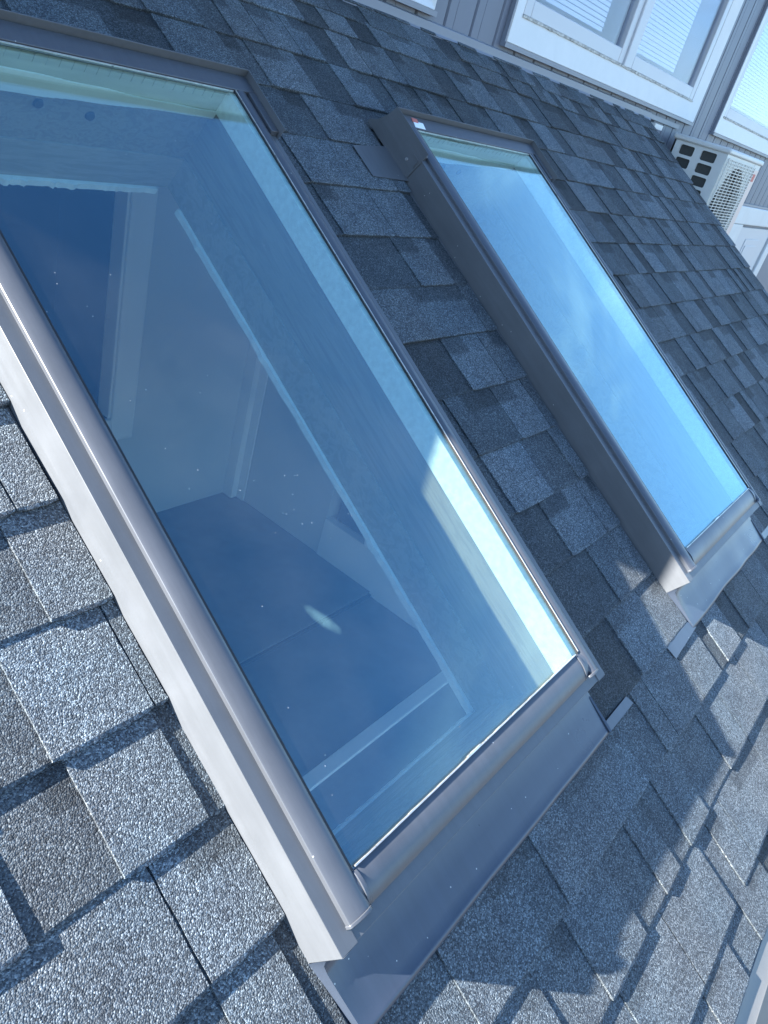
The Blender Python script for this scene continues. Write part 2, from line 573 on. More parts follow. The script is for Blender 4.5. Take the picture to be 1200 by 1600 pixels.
def make_skylight():
    root = empty('skylight', W(UA, VB, 0), (TH, 0, 0))
    # kerb flashing: three folded faces with a ledge on top
    m = MB()
    kp = thick([(0, -.006), (0, .066), (.028, .0655), (.028, .055)], -.0016)
    m.prism(kp, lambda a, b, t: (a, t, b), [-.0012, LN - .05])
    m.prism([(WD - a, b) for a, b in kp], lambda a, b, t: (a, t, b), [-.0012, LN - .05])
    fp = thick([(0, -.004), (0, .064), (.022, .0637), (.022, .05)], -.0016)
    m.prism(fp, lambda a, b, t: (t, a, b), [.003, WD - .003])
    m.build('kerb_flashing', M['metal'], root, bevel=.0009)
    # side flashing pan lying in the shingle gap
    m = MB()
    m.box(-.030, -.0005, -.0, LN - .02, -.0065, -.0052)
    m.box(-.012, .10, -.098, -.0005, -.0042, -.0032)
    m.build('side_pan', M['metal'], root)
    m = MB()
    m.box(WD + .0005, WD + .020, -.0, LN - .02, -.0065, -.0052)
    m.build('side_pan', M['metal'], root)
    for pr in (CL, [(WD - a, b) for a, b in CR]):
        m = MB()
        m.prism(pr, lambda a, b, t: (a, t, b), [.020, .4, .9, LN - .012])
        m.build('side_cladding', M['clad'], root, angle=28)
    BT = [(.0195, .054), (.0195, .0684), (.0222, .0702), (.0285, .0730), (.0360, .0753), (.0430, .0765), (.0500, .0767), (.0570, .0760), (.0625, .0747), (.0665, .0728), (.0665, .069), (.03, .054)]
    m = MB()
    m.prism(BT, lambda a, b, t: (t, a, b), [.052, .25, .5, WD - .044])
    m.build('bottom_cladding', M['clad'], root, angle=50)
    # end caps of the side cladding
    for sgn in (0, 1):
        cp = [(.0222, .056), (.0220, .0726), (.0230, .0745), (.0255, .0758), (.0298, .0772), (.0348, .0785), (.0400, .0793), (.0450, .0797), (.0505, .0796), (.0555, .0787), (.0594, .0770), (.0620, .0730), (.040, .056)]
        if sgn:
            cp = [(WD - a, b) for a, b in cp]
        m = MB()
        # mitred cap: follows the curve, then turns the corner towards the bottom bar
        sg = -1 if sgn else 1
        m.prism(cp, lambda a, b, t: (a + sg * max(0, t - .0) * .0, .0175 + t, b), [0, .0045])
        bpz = [(.0200, .050), (.0200, .0670), (.0225, .0706), (.0280, .0740), (.0360, .0770), (.0440, .0786), (.0520, .0788), (.0600, .0778), (.0655, .0755), (.0670, .070), (.03, .050)]
        xs = (.0600, .0665) if not sgn else (WD - .0665, WD - .0600)
        m.prism(bpz, lambda a, b, t: (t, a - .002, b), list(xs))
        m.build('end_cap', M['clad'], root, bevel=.0008, angle=45)
    # head hood: flat top, upstanding rim, side plates
    m = MB()
    y0 = LN - .148
    zt = .0925
    for s in (0, 1):
        x0 = -.0035 if not s else WD + .0017
        m.poly([(x0, y0, .004), (x0, y0 - .003, zt), (x0, LN + .002, zt), (x0, LN + .010, .060), (x0, LN + .024, .030), (x0, LN + .045, .010), (x0, LN + .045, .000)], (.0018, 0, 0))
    m.box(-.0015, WD + .0015, LN - .0005, LN + .0018, .0, zt)
    m.build('hood_plate', M['metal'], root, bevel=.0005)
    m = MB()
    m.box(-.0015, .0225, LN - .018, LN - .002, .0600, .0775)
    m.box(.0, WD, LN - .046, LN - .003, .066, .0782)
    m.box(-.001, .019, y0 + .004, LN - .046, .0665, .078)
    m.box(WD - .019, WD + .001, y0 + .004, LN - .046, .0665, .078)
    m.build('hood_top', M['clad'], root, bevel=.0012)
    m = MB()
    m.cyl((-.0032, y0 + .035, .036), (-1, 0, 0), .0048, .003, 14, .0038)
    m.build('screw', M['screw'], root)
    m = MB()
    m.box(-.0062, -.0030, y0 + .004, y0 + .026, .0600, .0615)
    m.box(-.0062, -.0030, y0 + .004, y0 + .0055, .040, .0605)
    m.build('hood_clip', M['metal'], root)
    # glazing: painted lip glint, gasket, pane
    gx0, gx1, gy0, gy1, gz = .0555, WD - .0465, .062, LN - .044, .0735
    m = MB()
    m.box(gx0, gx1, gy0, gy1, gz - .005, gz)
    m.build('glass', M['glass'], root, smooth=False)
    m = MB()
    t = .0045
    m.box(.0580, .0618, gy0 + .003, gy1, gz + .0004, gz + .0020)  # dark strip standing in for shade along the cladding's inner edge
    m.box(gx1 - .006 - t, gx1 - .006, gy0 + .003, gy1, gz + .0004, gz + .002)
    m.box(gx0, gx1, gy1 - .004, gy1 - .001, gz + .0004, gz + .002)
    m.build('gasket_and_shade_line', M['gasket_and_shade_line'], root)
    m = MB()
    m.box(WD - .0535, WD - .0515, .068, gy1 - .002, gz + .0002, gz + .0032)  # bright strip standing in for sunlight on the cladding's inner lip
    m.box(gx0 + .004, WD - .06, gy1 - .0056, gy1 - .0040, gz + .0002, gz + .0026)
    # ragged sealant on the lower bar
    n = 120
    for i in range(n):
        x = .066 + (WD - .132) * i / n
        h = .0006 + .0012 * abs(nz1(i * .37, 5)) + (.0016 if 48 < i < 56 else 0)
        m.box(x, x + (WD - .132) / n * .96, .0662, .0668 + h, gz + .0008, gz + .0042)
    m.build('glint_and_sealant', M['glint'], root, smooth=False)
    # inside: pale lining, lumber, plywood
    ix0, ix1, iy0, iy1 = .066, .691, .041, 1.356

    def ring(mb, x0, x1, y0, y1, z0, z1, t):
        mb.box(x0 - t, x0, y0 - t, y1 + t, z0, z1)
        mb.box(x1, x1 + t, y0 - t, y1 + t, z0, z1)
        mb.box(x0, x1, y0 - t, y0, z0, z1)
        mb.box(x0, x1, y1, y1 + t, z0, z1)
    m = MB()
    m.box(ix0 - .02, ix0, iy0 - .02, iy1 + .02, .014, .0682)
    m.box(ix1, ix1 + .02, iy0 - .02, iy1 + .02, .014, .0682)
    m.box(ix0, ix1, iy0 - .02, iy0, .014, .0682)
    m.build('inner_frame', M['lining'], root, bevel=.001)
    m = MB()
    m.box(ix0, ix1, iy1 - .006, iy1 + .02, .016, .0682)
    for i in range(26):
        x = ix0 + .012 + (ix1 - ix0 - .02) * i / 26
        m.box(x, x + .0015, iy1 - .0075, iy1 - .0055, .047, .067)  # ribs put the reflected siding grooves into the shape
    m.build('head_lining', M['olive'], root, smooth=False)
    m = MB()
    # wavy insulation edge under the head of the frame
    n = 40
    for i in range(n):
        x = ix0 + (ix1 - ix0) * i / n
        z = -.006 - .007 * math.sin(i * .11 + .4) - .004 * nz1(i * .2, 3)
        zt = .024 + .006 * math.sin(i * .09 + 1.2) + .003 * nz1(i * .24, 6)
        m.box(x, x + (ix1 - ix0) / n, iy1 - .010, iy1 - .0065, z, zt)
    m.build('foam_strip', M['white'], root, smooth=False)
    m = MB()
    for i in range(n):
        x = ix0 + (ix1 - ix0) * i / n
        z = -.007 - .007 * math.sin(i * .11 + .4) - .004 * nz1(i * .2, 3)
        m.box(x, x + (ix1 - ix0) / n, iy1 - .008, iy1 - .004, z - .005, z)
    m.build('foam_backing', M['lumber'], root, smooth=False)
    m = MB()
    ring(m, ix0 - .004, ix1 + .004, iy0 - .004, iy1 + .004, -.118, .0135, .035)
    m.build('rough_opening_lumber', M['lumber'], root, smooth=False)
    m = MB()
    ring(m, ix0, ix1, iy0, iy1, -.203, -.1185, .039)
    m.build('plywood_lining', M['plywood'], root, smooth=False)
    # torn drywall edge round the bottom of the shaft
    m = MB()

    def ragged(p0, p1, inward, seed):
        p0, p1, inward = Vector(p0), Vector(p1), Vector(inward)
        n = 90
        pr = None
        for i in range(n + 1):
            p = p0.lerp(p1, i / n)
            d = .0085 + .003 * nz1(i * .15, seed) + .0022 * nz1(i * .9, seed + 1) + (.004 if nz1(i * .5, seed + 2) > .45 else 0)
            q = p + inward * d
            cur = [p - inward * .03 + Vector((0, 0, -.2035)), q + Vector((0, 0, -.2035)), q + Vector((0, 0, -.217)), p - inward * .03 + Vector((0, 0, -.217))]
            ids = [m.vert(c) for c in cur]
            if pr:
                for a in range(4):
                    b = (a + 1) % 4
                    m.face(pr[a], pr[b], ids[b], ids[a])
            pr = ids
    ragged((ix1, iy0, 0), (ix1, iy1 - .06, 0), (-1, 0, 0), 1)
    ragged((ix0, iy0, 0), (ix0, iy1, 0), (1, 0, 0), 11)
    ragged((ix0, iy1, 0), (ix1 - .03, iy1, 0), (0, -1, 0), 21)
    ragged((ix0, iy0, 0), (ix1, iy0, 0), (0, .4, 0), 31)
    m.build('drywall_edge', M['drywall'], root, smooth=False)
    for bx in (.332, .436):
        m = MB()
        m.cyl((bx, iy1 + .0045, -.038 - (.01 if bx > .4 else 0)), (0, -1, 0), .010, .005, 14, .008)
        m.build('bolt_head', M['knot'], root)
    return root


def make_apron(root, wave, tabs):
    """folded sheet in front of the kerb, its lower edge loose over the shingles"""
    m = MB()
    prof = [(-.0012, .036), (-.0035, .022), (-.009, .0135), (-.020, .0102), (-.05, .0090), (-.08, .0082), (-.098, .0078), (-.1000, .0084), (-.1065, .0062), (-.1075, .0040)]
    nx = 72
    top, bot = [], []
    for y, z in prof:
        f = min(1, -y / .107)
        r0, r1 = [], []
        for i in range(-1, nx + 2):
            s = min(1, max(0, i / nx))
            xl = .002 + .013 * f
            xr = WD + .002 + .008 * f
            x = xl + (xr - xl) * s
            dz = wave * f * (.6 * nz1(s * 3.2, 2) + .25 * nz1(s * 7, 8)) * .010
            dy = wave * f * f * nz1(s * 4.1 + 3, 4) * .010
            edge = max(0, 1 - s * 26)
            dz += .006 * edge * (1 - f)
            if i in (-1, nx + 1):      # turned-down side hem
                x += -.0035 if i < 0 else .0035
                zz = -.005
            else:
                zz = z + dz
            r0.append(m.vert((x, y + dy, zz)))
            r1.append(m.vert((x, y + dy + .0004, zz - .0012)))
        top.append(r0)
        bot.append(r1)
    for A in (top, bot):
        for a, b in zip(A, A[1:]):
            for i in range(nx + 2):
                m.face(a[i], a[i + 1], b[i + 1], b[i])
    for i in range(nx + 2):
        m.face(top[-1][i], top[-1][i + 1], bot[-1][i + 1], bot[-1][i])
    for c in (0, nx + 2):
        for j in range(len(top) - 1):
            m.face(top[j][c], top[j + 1][c], bot[j + 1][c], bot[j][c])
    o = m.build('apron_flashing', M['apron'], root, angle=60)
    for (pts) in tabs:
        m = MB()
        m.poly([(x, y, z) for x, y, z in pts], (0, 0, .0012))
        m.build('flashing_tab', M['apron'], root)
    # folded bead where apron meets the side tab
    m = MB()
    m.prism(thick([(0, 0), (0, .0055), (.004, .0062), (.006, .001)], .0012), lambda a, b, t: (WD - .002 + a, t, b + .004), [-.104, -.03])
    m.build('apron_bead', M['apron'], root)
    return o


skyA = make_skylight()
skyB = copy_tree(skyA)
skyB.location = W(UB, VB, 0)
GRP = 'skylights set into the shingle roof'
tag(skyA, 'large skylight nearest the viewer, its deep blue glass showing a bare room below', 'skylight', GRP)
tag(skyB, 'farther skylight with pale sky blue glass, standing nearer the white windows and air conditioner', 'skylight', GRP)
tab_l = [(-.150, -.085, .0025), (-.140, -.120, .0025), (.030, -.110, .0035), (.004, -.085, .004)]
tab_r = [(WD + .004, -.106, .0045), (WD + .130, -.106, .0030), (WD + .120, -.086, .0030), (WD + .004, -.086, .0045)]
make_apron(skyA, .25, [tab_l, tab_r])
make_apron(skyB, 1.0, [tab_l, tab_r])
# head step flashing beside the far skylight and its paper label
for rt in (skyB,):
    m = MB()
    m.poly([(-.150, 1.239, .0055), (.0, 1.236, .0055), (.0, 1.352, .0035), (-.150, 1.336, .0035)], (0, 0, .0012))
    m.build('step_flashing', M['metal'], rt)
    m = MB()
    m.poly([(.052, LN - .042, .0785), (.098, LN - .0435, .0785), (.104, LN - .022, .0785), (.060, LN - .020, .0785)], (0, 0, .0006))
    lb = m.build('paper_label', M['sticker'], rt)
    m = MB()
    m.poly([(.054, LN - .024, .0793), (.080, LN - .026, .0793), (.084, LN - .012, .0793), (.060, LN - .010, .0793)], (0, 0, .0004))
    m.build('label_print', M['acred'], lb)
m = MB()
m.poly([(-.150, 1.239, .0055), (.0, 1.236, .0055), (.0, 1.352, .0035), (-.150, 1.336, .0035)], (0, 0, .0012))
m.build('step_flashing', M['metal'], skyA)

# ------------------------------------------------------------------ room under the skylights
room = tag(empty('attic_room', (2.0, .9, -1.8)), 'bare unfinished room with plain walls seen down through the near skylight', 'room')
O = Vector((2.0, .9, -1.8))


def rel(mb, o=O):
    mb.v = [tuple(Vector(p) - o) for p in mb.v]
    return mb


ZF = -1.8
# sloped ceiling with two openings
m = MB()
cu = [-1.6, .53, 1.196, 1.811, 2.477, 4.4]
cv = [-.80, -.283, 1.074, 1.60]
for i in range(5):
    for j in range(3):
        if j == 1 and i in (1, 3):
            continue
        p = [W(cu[i], cv[j], -.218), W(cu[i + 1], cv[j], -.218), W(cu[i + 1], cv[j + 1], -.218), W(cu[i], cv[j + 1], -.218)]
        m.poly(p, W(0, 0, .014))
rel(m).build('ceiling', M['roomwall'], room, smooth=False)
yc = W(0, 1.60, -.218)
m = MB()
m.box(-1.6, 4.4, yc.y, 4.2, yc.z, yc.z + .03)
zt_ = W(0, -.8, -.2).z - .02
m.box(-1.6, 4.4, -.78, -.74, ZF, ZF + .15)
m.box(-1.6, .2, -.78, -.74, ZF + .15, zt_)
m.box(3.1, 4.4, -.78, -.74, ZF + .15, zt_)  # unseen gap between these two, added to let sky light in
for xx in (-1.6, 4.36):
    a0, a1 = W(0, -.80, -.21), W(0, 1.60, -.21)
    m.poly([(xx, a0.y, ZF), (xx, 4.2, ZF), (xx, 4.2, a1.z), (xx, a1.y, a1.z), (xx, a0.y, a0.z)], (.04, 0, 0))
rel(m).build('outer_wall', M['roomwall'], room, smooth=False)
m = MB()     # back wall with an opening
m.box(2.26, 3.15, 2.52, 2.60, ZF, 1.0)
m.box(-1.6, 2.26, 2.52, 2.60, ZF, -1.16)
m.box(-1.6, .6, 2.52, 2.60, -1.16, 1.0)
m.box(3.15, 3.23, 1.73, 2.60, ZF, 1.0)
m.box(3.23, 4.4, 1.73, 1.81, ZF, 1.0)
rel(m).build('inner_wall', M['roomwall'], room, smooth=False)
m = MB()
m.box(2.20, 2.335, 2.495, 2.519, -1.235, .60)
m.box(.5, 2.20, 2.495, 2.519, -1.235, -1.105)
m.box(2.185, 2.2, 2.505, 2.60, -1.105, .60)
rel(m).build('opening_casing', M['roomtrim'], room, bevel=.006)
m = MB()
m.box(3.135, 3.149, 2.38, 2.519, ZF, 1.0)
m.box(3.09, 3.149, 2.44, 2.519, ZF, 1.0)
rel(m).build('corner_board', M['roomtrim'], room, bevel=.004)
m = MB()
m.box(-1.6, 4.4, 1.30, 4.2, ZF - .2, ZF)
m.box(-1.6, 4.4, .40, 1.285, ZF - .2, ZF - .03)
m.box(-1.6, 4.4, -.95, .39, ZF - .4, ZF - .22)
rel(m).build('floor', M['roomfloor'], room, smooth=False)
m = MB()
m.box(-1.6, 3.6, 1.286, 1.299, ZF - .19, ZF - .012)
rel(m).build('floor_seam', M['void'], room)
m = MB()
m.box(-1.6, 3.13, .585, .650, ZF - .0299, ZF - .008)
m.box(-1.6, 3.13, .392, .4, ZF - .22, ZF - .0301)
rel(m).build('stair_nosing', M['roomtrim'], room, bevel=.003)
m = MB()     # stair stringer and low wall at the right
m.box(3.14, 3.20, .2, 1.73, ZF - .03, ZF + .25)
for yy in (1.36, 1.14, .92):
    m.box(3.12, 3.20, yy, yy + .06, ZF + .25, ZF + 1.0)
rel(m).build('low_wall', M['roomtrim'], room, bevel=.004)
m = MB()
m.box(3.21, 3.24, .2, 1.7, ZF - .03, -.7)  # dark sheet standing in for unlit gaps behind the posts
rel(m).build('stair_gap_shade', M['void'], room)
m = MB()     # dim space beyond the opening
m.box(-1.6, 4.4, 4.15, 4.2, ZF, 1.0)
m.box(2.9, 2.95, 2.61, 4.15, ZF, 1.0)
rel(m).build('far_wall', M['void'], room)
hr = tag(empty('handrail', (1.7, 3.0, -1.8)), 'dim white handrail and post seen through the opening in the room below', 'handrail')
m = MB()
m.box(-.03, .03, -.03, .03, 0, 1.25)
m.build('post', M['roomtrim'], hr)
m = MB()
m.poly([(-.9, -.03, 1.75), (.03, -.03, 1.2), (.03, -.03, 1.29), (-.9, -.03, 1.84)], (0, .06, 0))
m.build('rail', M['roomtrim'], hr)

# ------------------------------------------------------------------ upper house wall
YW = 1.4126
ZB = .881
wall = tag(empty('house_wall', (4.0, YW, ZB)), 'grey vertically grooved house wall with white framed windows above the shingle roof', 'house wall')
OW = Vector((4.0, YW, ZB))
XL, XR, ZT = -.6, 13.0, 2.0
WIN = [(1.25, 2.515, .938, 1.93), (3.025, 5.485, .938, 1.95), (5.975, 9.45, .938, 1.95)]
m = MB()
P = .1745
x = XL
k0 = math.floor((XL - 3.133) / P)
xs = []
kk = k0
while 3.133 + kk * P < XR:
    xs.append(3.133 + kk * P)
    kk += 1


def board(a, b, full_a, full_b, z0, z1):
    """one plank: groove at its left, faint crease a third across"""
    g, d = .018, .020
    pts = []
    if full_a:
        pts += [(a, d), (a + g * .35, d), (a + g, 0)]
    else:
        pts += [(a, 0)]
    c = full_a if full_a else None
    if b - a > .1:
        cr = a + .062
        pts += [(cr, 0), (cr + .002, .0025), (cr + .005, .0)]
    pts += [(b, 0)]
    if full_b:
        pts += [(b, d)]
    lo = [m.vert((px, YW + py, z0)) for px, py in pts]
    hi = [m.vert((px, YW + py, z1)) for px, py in pts]
    for i in range(len(pts) - 1):
        m.face(lo[i], lo[i + 1], hi[i + 1], hi[i])


for a in xs:
    b = a + P
    z0 = ZB + .0
    if a > 4.78:
        z0 = .535
    spans = [(a, b, True, True, z0, ZT)]
    for (w0, w1, wz0, wz1) in WIN:
        out = []
        for (p, q, fa, fb, c0, c1) in spans:
            if q <= w0 or p >= w1:
                out.append((p, q, fa, fb, c0, c1))
                continue
            if p < w0:
                out.append((p, w0, fa, False, c0, c1))
            if q > w1:
                out.append((w1, q, False, fb, c0, c1))
            pp, qq = max(p, w0), min(q, w1)
            out.append((pp, qq, fa and pp == p, fb and qq == q, c0, wz0))
            out.append((pp, qq, fa and pp == p, fb and qq == q, wz1, c1))
        spans = out
    for s in spans:
        if s[1] - s[0] > .004:
            board(*s)
rel(m, OW).build('siding', M['siding'], wall, angle=20)
m = MB()
m.box(XL, XL + .02, YW + .01, YW + 5, -2.3, ZT)
m.box(XR - .02, XR, YW + .01, YW + 5, -2.3, ZT)
m.box(XL, XR, YW + 4.98, YW + 5, -2.3, ZT)
rel(m, OW).build('side_wall', M['siding'], wall, smooth=False)
m = MB()
m.box(XL - .1, XR + .1, YW - .06, YW - .03, ZT - .02, ZT + .20)
m.box(XL - .1, XR + .1, YW - .03, YW + .30, ZT, ZT + .02)
rel(m, OW).build('fascia', M['wtrim'], wall, bevel=.004)
m = MB()
m.poly([(XL - .1, YW - .09, ZT + .201), (XL - .1, YW + 2.6, ZT + 1.0), (XL - .1, YW + 5.1, ZT + .2), (XL - .1, YW + 5.1, ZT + .18), (XL - .1, YW + 2.6, ZT + .97), (XL - .1, YW - .02, ZT + .19)], (XR - XL + .2, 0, 0))
rel(m, OW).build('upper_roof', M['trim'], wall, smooth=False)
m = MB()     # base flashing over the shingles
m.prism(thick([(YW - .022, ZB - .016), (YW - .012, ZB - .004), (YW - .012, ZB + .021), (YW - .002, ZB + .024)], .003), lambda a, b, t: (t, a, b), [XL, 2, 4.78])
m.box(4.78, 5.30, YW - .012, YW - .001, ZB - .006, ZB + .019)
rel(m, OW).build('base_flashing', M['trim'], wall, bevel=.001)
m = MB()
m.box(4.80, 4.93, YW - .05, YW - .0125, ZB - .045, ZB - .02)
rel(m, OW).build('kickout_flashing', M['wtrim'], wall)
m = MB()
m.box(4.80, XR, YW - .02, YW - .001, .525, .545)
rel(m, OW).build('sill_trim', M['trim'], wall, bevel=.002)


def window(x0, x1, z0, z1, mull, blinds, jw=.09, sillh=.105, jr=.12):
    # splayed white casing
    m = MB()
    ix0, ix1, iz0, iz1 = x0 + jw, x1 - jr, z0 + sillh, z1 - .09
    yo, yi = YW - .022, YW - .004
    outer = [(x0, z0), (x1, z0), (x1, z1), (x0, z1)]
    inner = [(ix0, iz0), (ix1, iz0), (ix1, iz1), (ix0, iz1)]
    vo = [m.vert((px, yo, pz)) for px, pz in outer]
    vi = [m.vert((px, yi, pz)) for px, pz in inner]
    vb = [m.vert((px, YW + .012, pz)) for px, pz in outer]
    vib = [m.vert((px, YW + .06, pz)) for px, pz in inner]
    for i in range(4):
        j = (i + 1) % 4
        m.face(vo[i], vo[j], vi[j], vi[i])
        m.face(vb[i], vb[j], vo[j], vo[i])
        m.face(vi[i], vi[j], vib[j], vib[i])
    fr = rel(m, OW).build('window', M['wtrim'], wall, bevel=.003)
    # grey drip under the sill
    m = MB()
    m.box(x0 - .012, x1 + .012, YW - .026, YW - .001, z0 - .018, z0 - .001)
    m.box(x0 - .012, x0 - .001, YW - .02, YW - .001, z0 - .0009, z1)
    rel(m, OW).build('channel_trim', M['trim'], fr)
    m = MB()
    n = 70
    for i in range(n):
        a = ix0 + (ix1 - ix0) * i / n
        m.box(a, a + (ix1 - ix0) / n, yi - .006, yi + .004, iz0 - .004 - .004 * abs(nz1(i * .7, 8)), iz0 + .004 + .004 * nz1(i * .8, 3))
    rel(m, OW).build('caulk_line', M['caulk'], fr, smooth=False)
    edges = [ix0] + mull + [ix1]
    for i in range(len(edges) - 1):
        a = edges[i] + (.03 if i else .004)
        b = edges[i + 1] - (.03 if i + 2 < len(edges) else .004)
        c, d = iz0 + .004, iz1 - .004
        t = .062
        m = MB()
        yy0, yy1 = YW - .002, YW + .04
        m.box(a, a + t, yy0, yy1, c, d)
        m.box(b - t, b, yy0, yy1, c, d)
        m.box(a + t, b - t, yy0, yy1, c, c + t)
        m.box(a + t, b - t, yy0, yy1, d - t, d)
        sa = rel(m, OW).build('sash', M['wsash'], fr, bevel=.004)
        m = MB()
        m.box(a + t - .005, b - t + .005, YW + .020, YW + .024, c + t - .005, d - t + .005)
        rel(m, OW).build('pane', M['pane'], sa, smooth=False)
        if blinds[i]:
            f0, f1 = blinds[i]
            m = MB()
            z = c + t + .03
            xa, xb = a + t + (b - a - 2 * t) * f0, a + t + (b - a - 2 * t) * f1
            while z < d:
                m.quad((xa, YW + .072, z), (xb, YW + .072, z), (xb, YW + .0735, z + .0165), (xa, YW + .0735, z + .0165))
                m.quad((xa, YW + .0735, z + .0166), (xb, YW + .0735, z + .0166), (xb, YW + .0765, z + .0185), (xa, YW + .0765, z + .0185))
                z += .0205
            rel(m, OW).build('blind', M['blind'], fr, smooth=False)
    for q in mull:
        m = MB()
        m.box(q - .029, q + .029, YW - .012, YW + .05, iz0, iz1)
        rel(m, OW).build('mullion', M['wsash'], fr, bevel=.004)
    m = MB()  # closed box behind the glass, added to stop sun leaking through
    m.box(x0 - .05, x1 + .05, YW + .40, YW + .42, z0 - .1, z1 + .1)
    m.box(x0 - .05, x0, YW + .0605, YW + .40, z0 - .1, z1 + .1)
    m.box(x1, x1 + .05, YW + .0605, YW + .40, z0 - .1, z1 + .1)
    m.box(x0, x1, YW + .0605, YW + .40, z0 - .1, z0 + .02)
    m.box(x0, x1, YW + .0605, YW + .40, z1 - .02, z1 + .1)
    rel(m, OW).build('sun_block_box', M['blind'], fr, smooth=False)
    return fr


window(*WIN[0], [1.9], [None, None], jr=.02, sillh=.03)
window(*WIN[1], [4.215], [(.0, .86), (.0, .78)])
window(*WIN[2], [7.68], [(.0, 1.0), (.0, 1.0)], jw=.11)
# lower part of the wall beyond the roof edge
m = MB()
m.box(4.76, XR, YW + .012, YW + .03, -2.25, .53)
m.box(9.47, XR, YW - .02, YW + .012, -2.25, .5249)
rel(m, OW).build('lower_siding', M['siding'], wall, smooth=False)
m = MB()
m.box(7.2, 9.469, YW - .03, YW + .011, .37, .524)
m.box(7.2, 7.90, YW - .025, YW + .011, -2.2, .3699)
m.box(9.25, 9.469, YW - .025, YW + .011, -2.2, .3699)
dr_ = rel(m, OW).build('door_casing', M['wtrim'], wall, bevel=.008)
m = MB()
m.box(7.95, 9.2, YW - .004, YW + .0115, -2.2, .345)
door = rel(m, OW).build('door', M['wsash'], wall, bevel=.003)
m = MB()
m.box(8.30, 8.86, YW - .010, YW - .0045, -.9, .24)
m.box(8.36, 8.80, YW - .016, YW - .0105, -.84, .18)
rel(m, OW).build('door_panel', M['wsash'], door, bevel=.004)

# ------------------------------------------------------------------ air conditioner
AX, AY, AZ = 5.05, .976, .14
AW, AD, AH = .80, .332, .70
ac = tag(empty('air_conditioner', (AX, AY, AZ)), 'white outdoor air conditioner unit with wire fan grille, beyond the roof edge below the windows', 'air conditioner')


def rrect(x0, x1, y0, y1, r, seg=4):
    pts = []
    for cx, cy, a0 in ((x1 - r, y1 - r, 0), (x0 + r, y1 - r, 90), (x0 + r, y0 + r, 180), (x1 - r, y0 + r, 270)):
        for i in range(seg + 1):
            a = math.radians(a0 + 90 * i / seg)
            pts.append((cx + r * math.cos(a), cy + r * math.sin(a)))
    return pts


# side panel with rounded openings (plane x = 0, coordinates y,z)
m = MB()
cols = [(.0, .040), (.061, .148), (.198, .279)]
zs_top = AH - .036
rows_ = [(zs_top - .052 - .0685 * i, zs_top - .0685 * i) for i in range(9)]
ycell = [0.0, .173, AD]
opens = [(.058, .150), (.196, .284)]
for ci in range(2):
    oy0, oy1 = opens[ci]
    for ri, (rz0, rz1) in enumerate(rows_):
        cz1 = AH - .02 if ri == 0 else (rows_[ri - 1][0] + rz1) / 2
        cz0 = 0.0 if ri == 8 else (rows_[ri + 1][1] + rz0) / 2
        cy0, cy1 = ycell[ci], ycell[ci + 1]
        inn = rrect(oy0, oy1, rz0, rz1, .010)
        cen = ((oy0 + oy1) / 2, (rz0 + rz1) / 2)
        vi = [m.vert((0, a, b)) for a, b in inn]
        vb = [m.vert((.012, a, b)) for a, b in inn]
        n = len(inn)
        corners = [(cy1, cz1), (cy0, cz1), (cy0, cz0), (cy1, cz0)]
        vc = [m.vert((0, a, b)) for a, b in corners]
        for q in range(4):
            for i in range(q * 5, q * 5 + 4):
                m.face(vi[i], vi[i + 1], vc[q])
            m.face(vi[q * 5 + 4], vi[(q * 5 + 5) % n], vc[(q + 1) % 4], vc[q])
        for i in range(n):
            j = (i + 1) % n
            m.face(vi[i], vi[j], vb[j], vb[i])
m.build('side_panel', M['acbody'], ac, smooth=False)
m = MB()
m.box(.0125, .03, .01, AD - .01, .01, AH - .03)
m.build('coil', M['acdark'], ac, smooth=False)
# front panel with a round fan opening
m = MB()
cxx, czz, rr = .345, .345, .285
seg = 48
circ = [(cxx + rr * math.cos(2 * math.pi * i / seg), czz + rr * math.sin(2 * math.pi * i / seg)) for i in range(seg)]
x0f, x1f, z0f, z1f = .0, .66, .0, AH - .02


def edge_pt(px, pz):
    dx, dz = px - cxx, pz - czz
    t = min(((x1f - cxx) / dx if dx > 1e-6 else 9e9), ((x0f - cxx) / dx if dx < -1e-6 else 9e9),
            ((z1f - czz) / dz if dz > 1e-6 else 9e9), ((z0f - czz) / dz if dz < -1e-6 else 9e9))
    return (cxx + dx * t, czz + dz * t)


vi = [m.vert((a, 0, b)) for a, b in circ]
ve = [m.vert((edge_pt(a, b)[0], 0, edge_pt(a, b)[1])) for a, b in circ]
vb = [m.vert((a, .04, b)) for a, b in circ]
for i in range(seg):
    j = (i + 1) % seg
    m.face(vi[i], vi[j], ve[j], ve[i])
    m.face(vb[i], vb[j], vi[j], vi[i])
for cx_, cz_ in ((x0f, z0f), (x1f, z0f), (x1f, z1f), (x0f, z1f)):
    best = sorted(range(seg), key=lambda i: (m.v[ve[i]][0] - cx_) ** 2 + (m.v[ve[i]][2] - cz_) ** 2)
    a = best[0]
    b = (a + 1) % seg
    c = (a - 1) % seg
    vv = m.vert((cx_, 0, cz_))
    for p, q in ((a, b), (c, a)):
        P0, Q0 = m.v[ve[p]], m.v[ve[q]]
        if abs(P0[0] - Q0[0]) > 1e-6 and abs(P0[2] - Q0[2]) > 1e-6:
            m.face(ve[p], ve[q], vv)
m.box(.66, AW, -.001, .02, .0, AH - .02)
m.box(AW - .02, AW, .02, AD, .0, AH - .02)
m.box(.0, AW, AD - .01, AD, .0, AH - .02)
m.box(.0, AW, .0, AD, -.02, .0)
m.build('casing', M['acbody'], ac, smooth=False)
m = MB()
m.box(-.012, AW + .012, -.012, AD + .012, AH - .0195, AH + .012)
m.build('lid', M['acbody'], ac, bevel=.010)
m = MB()
m.box(.04, .63, .05, .06, .02, AH - .04)
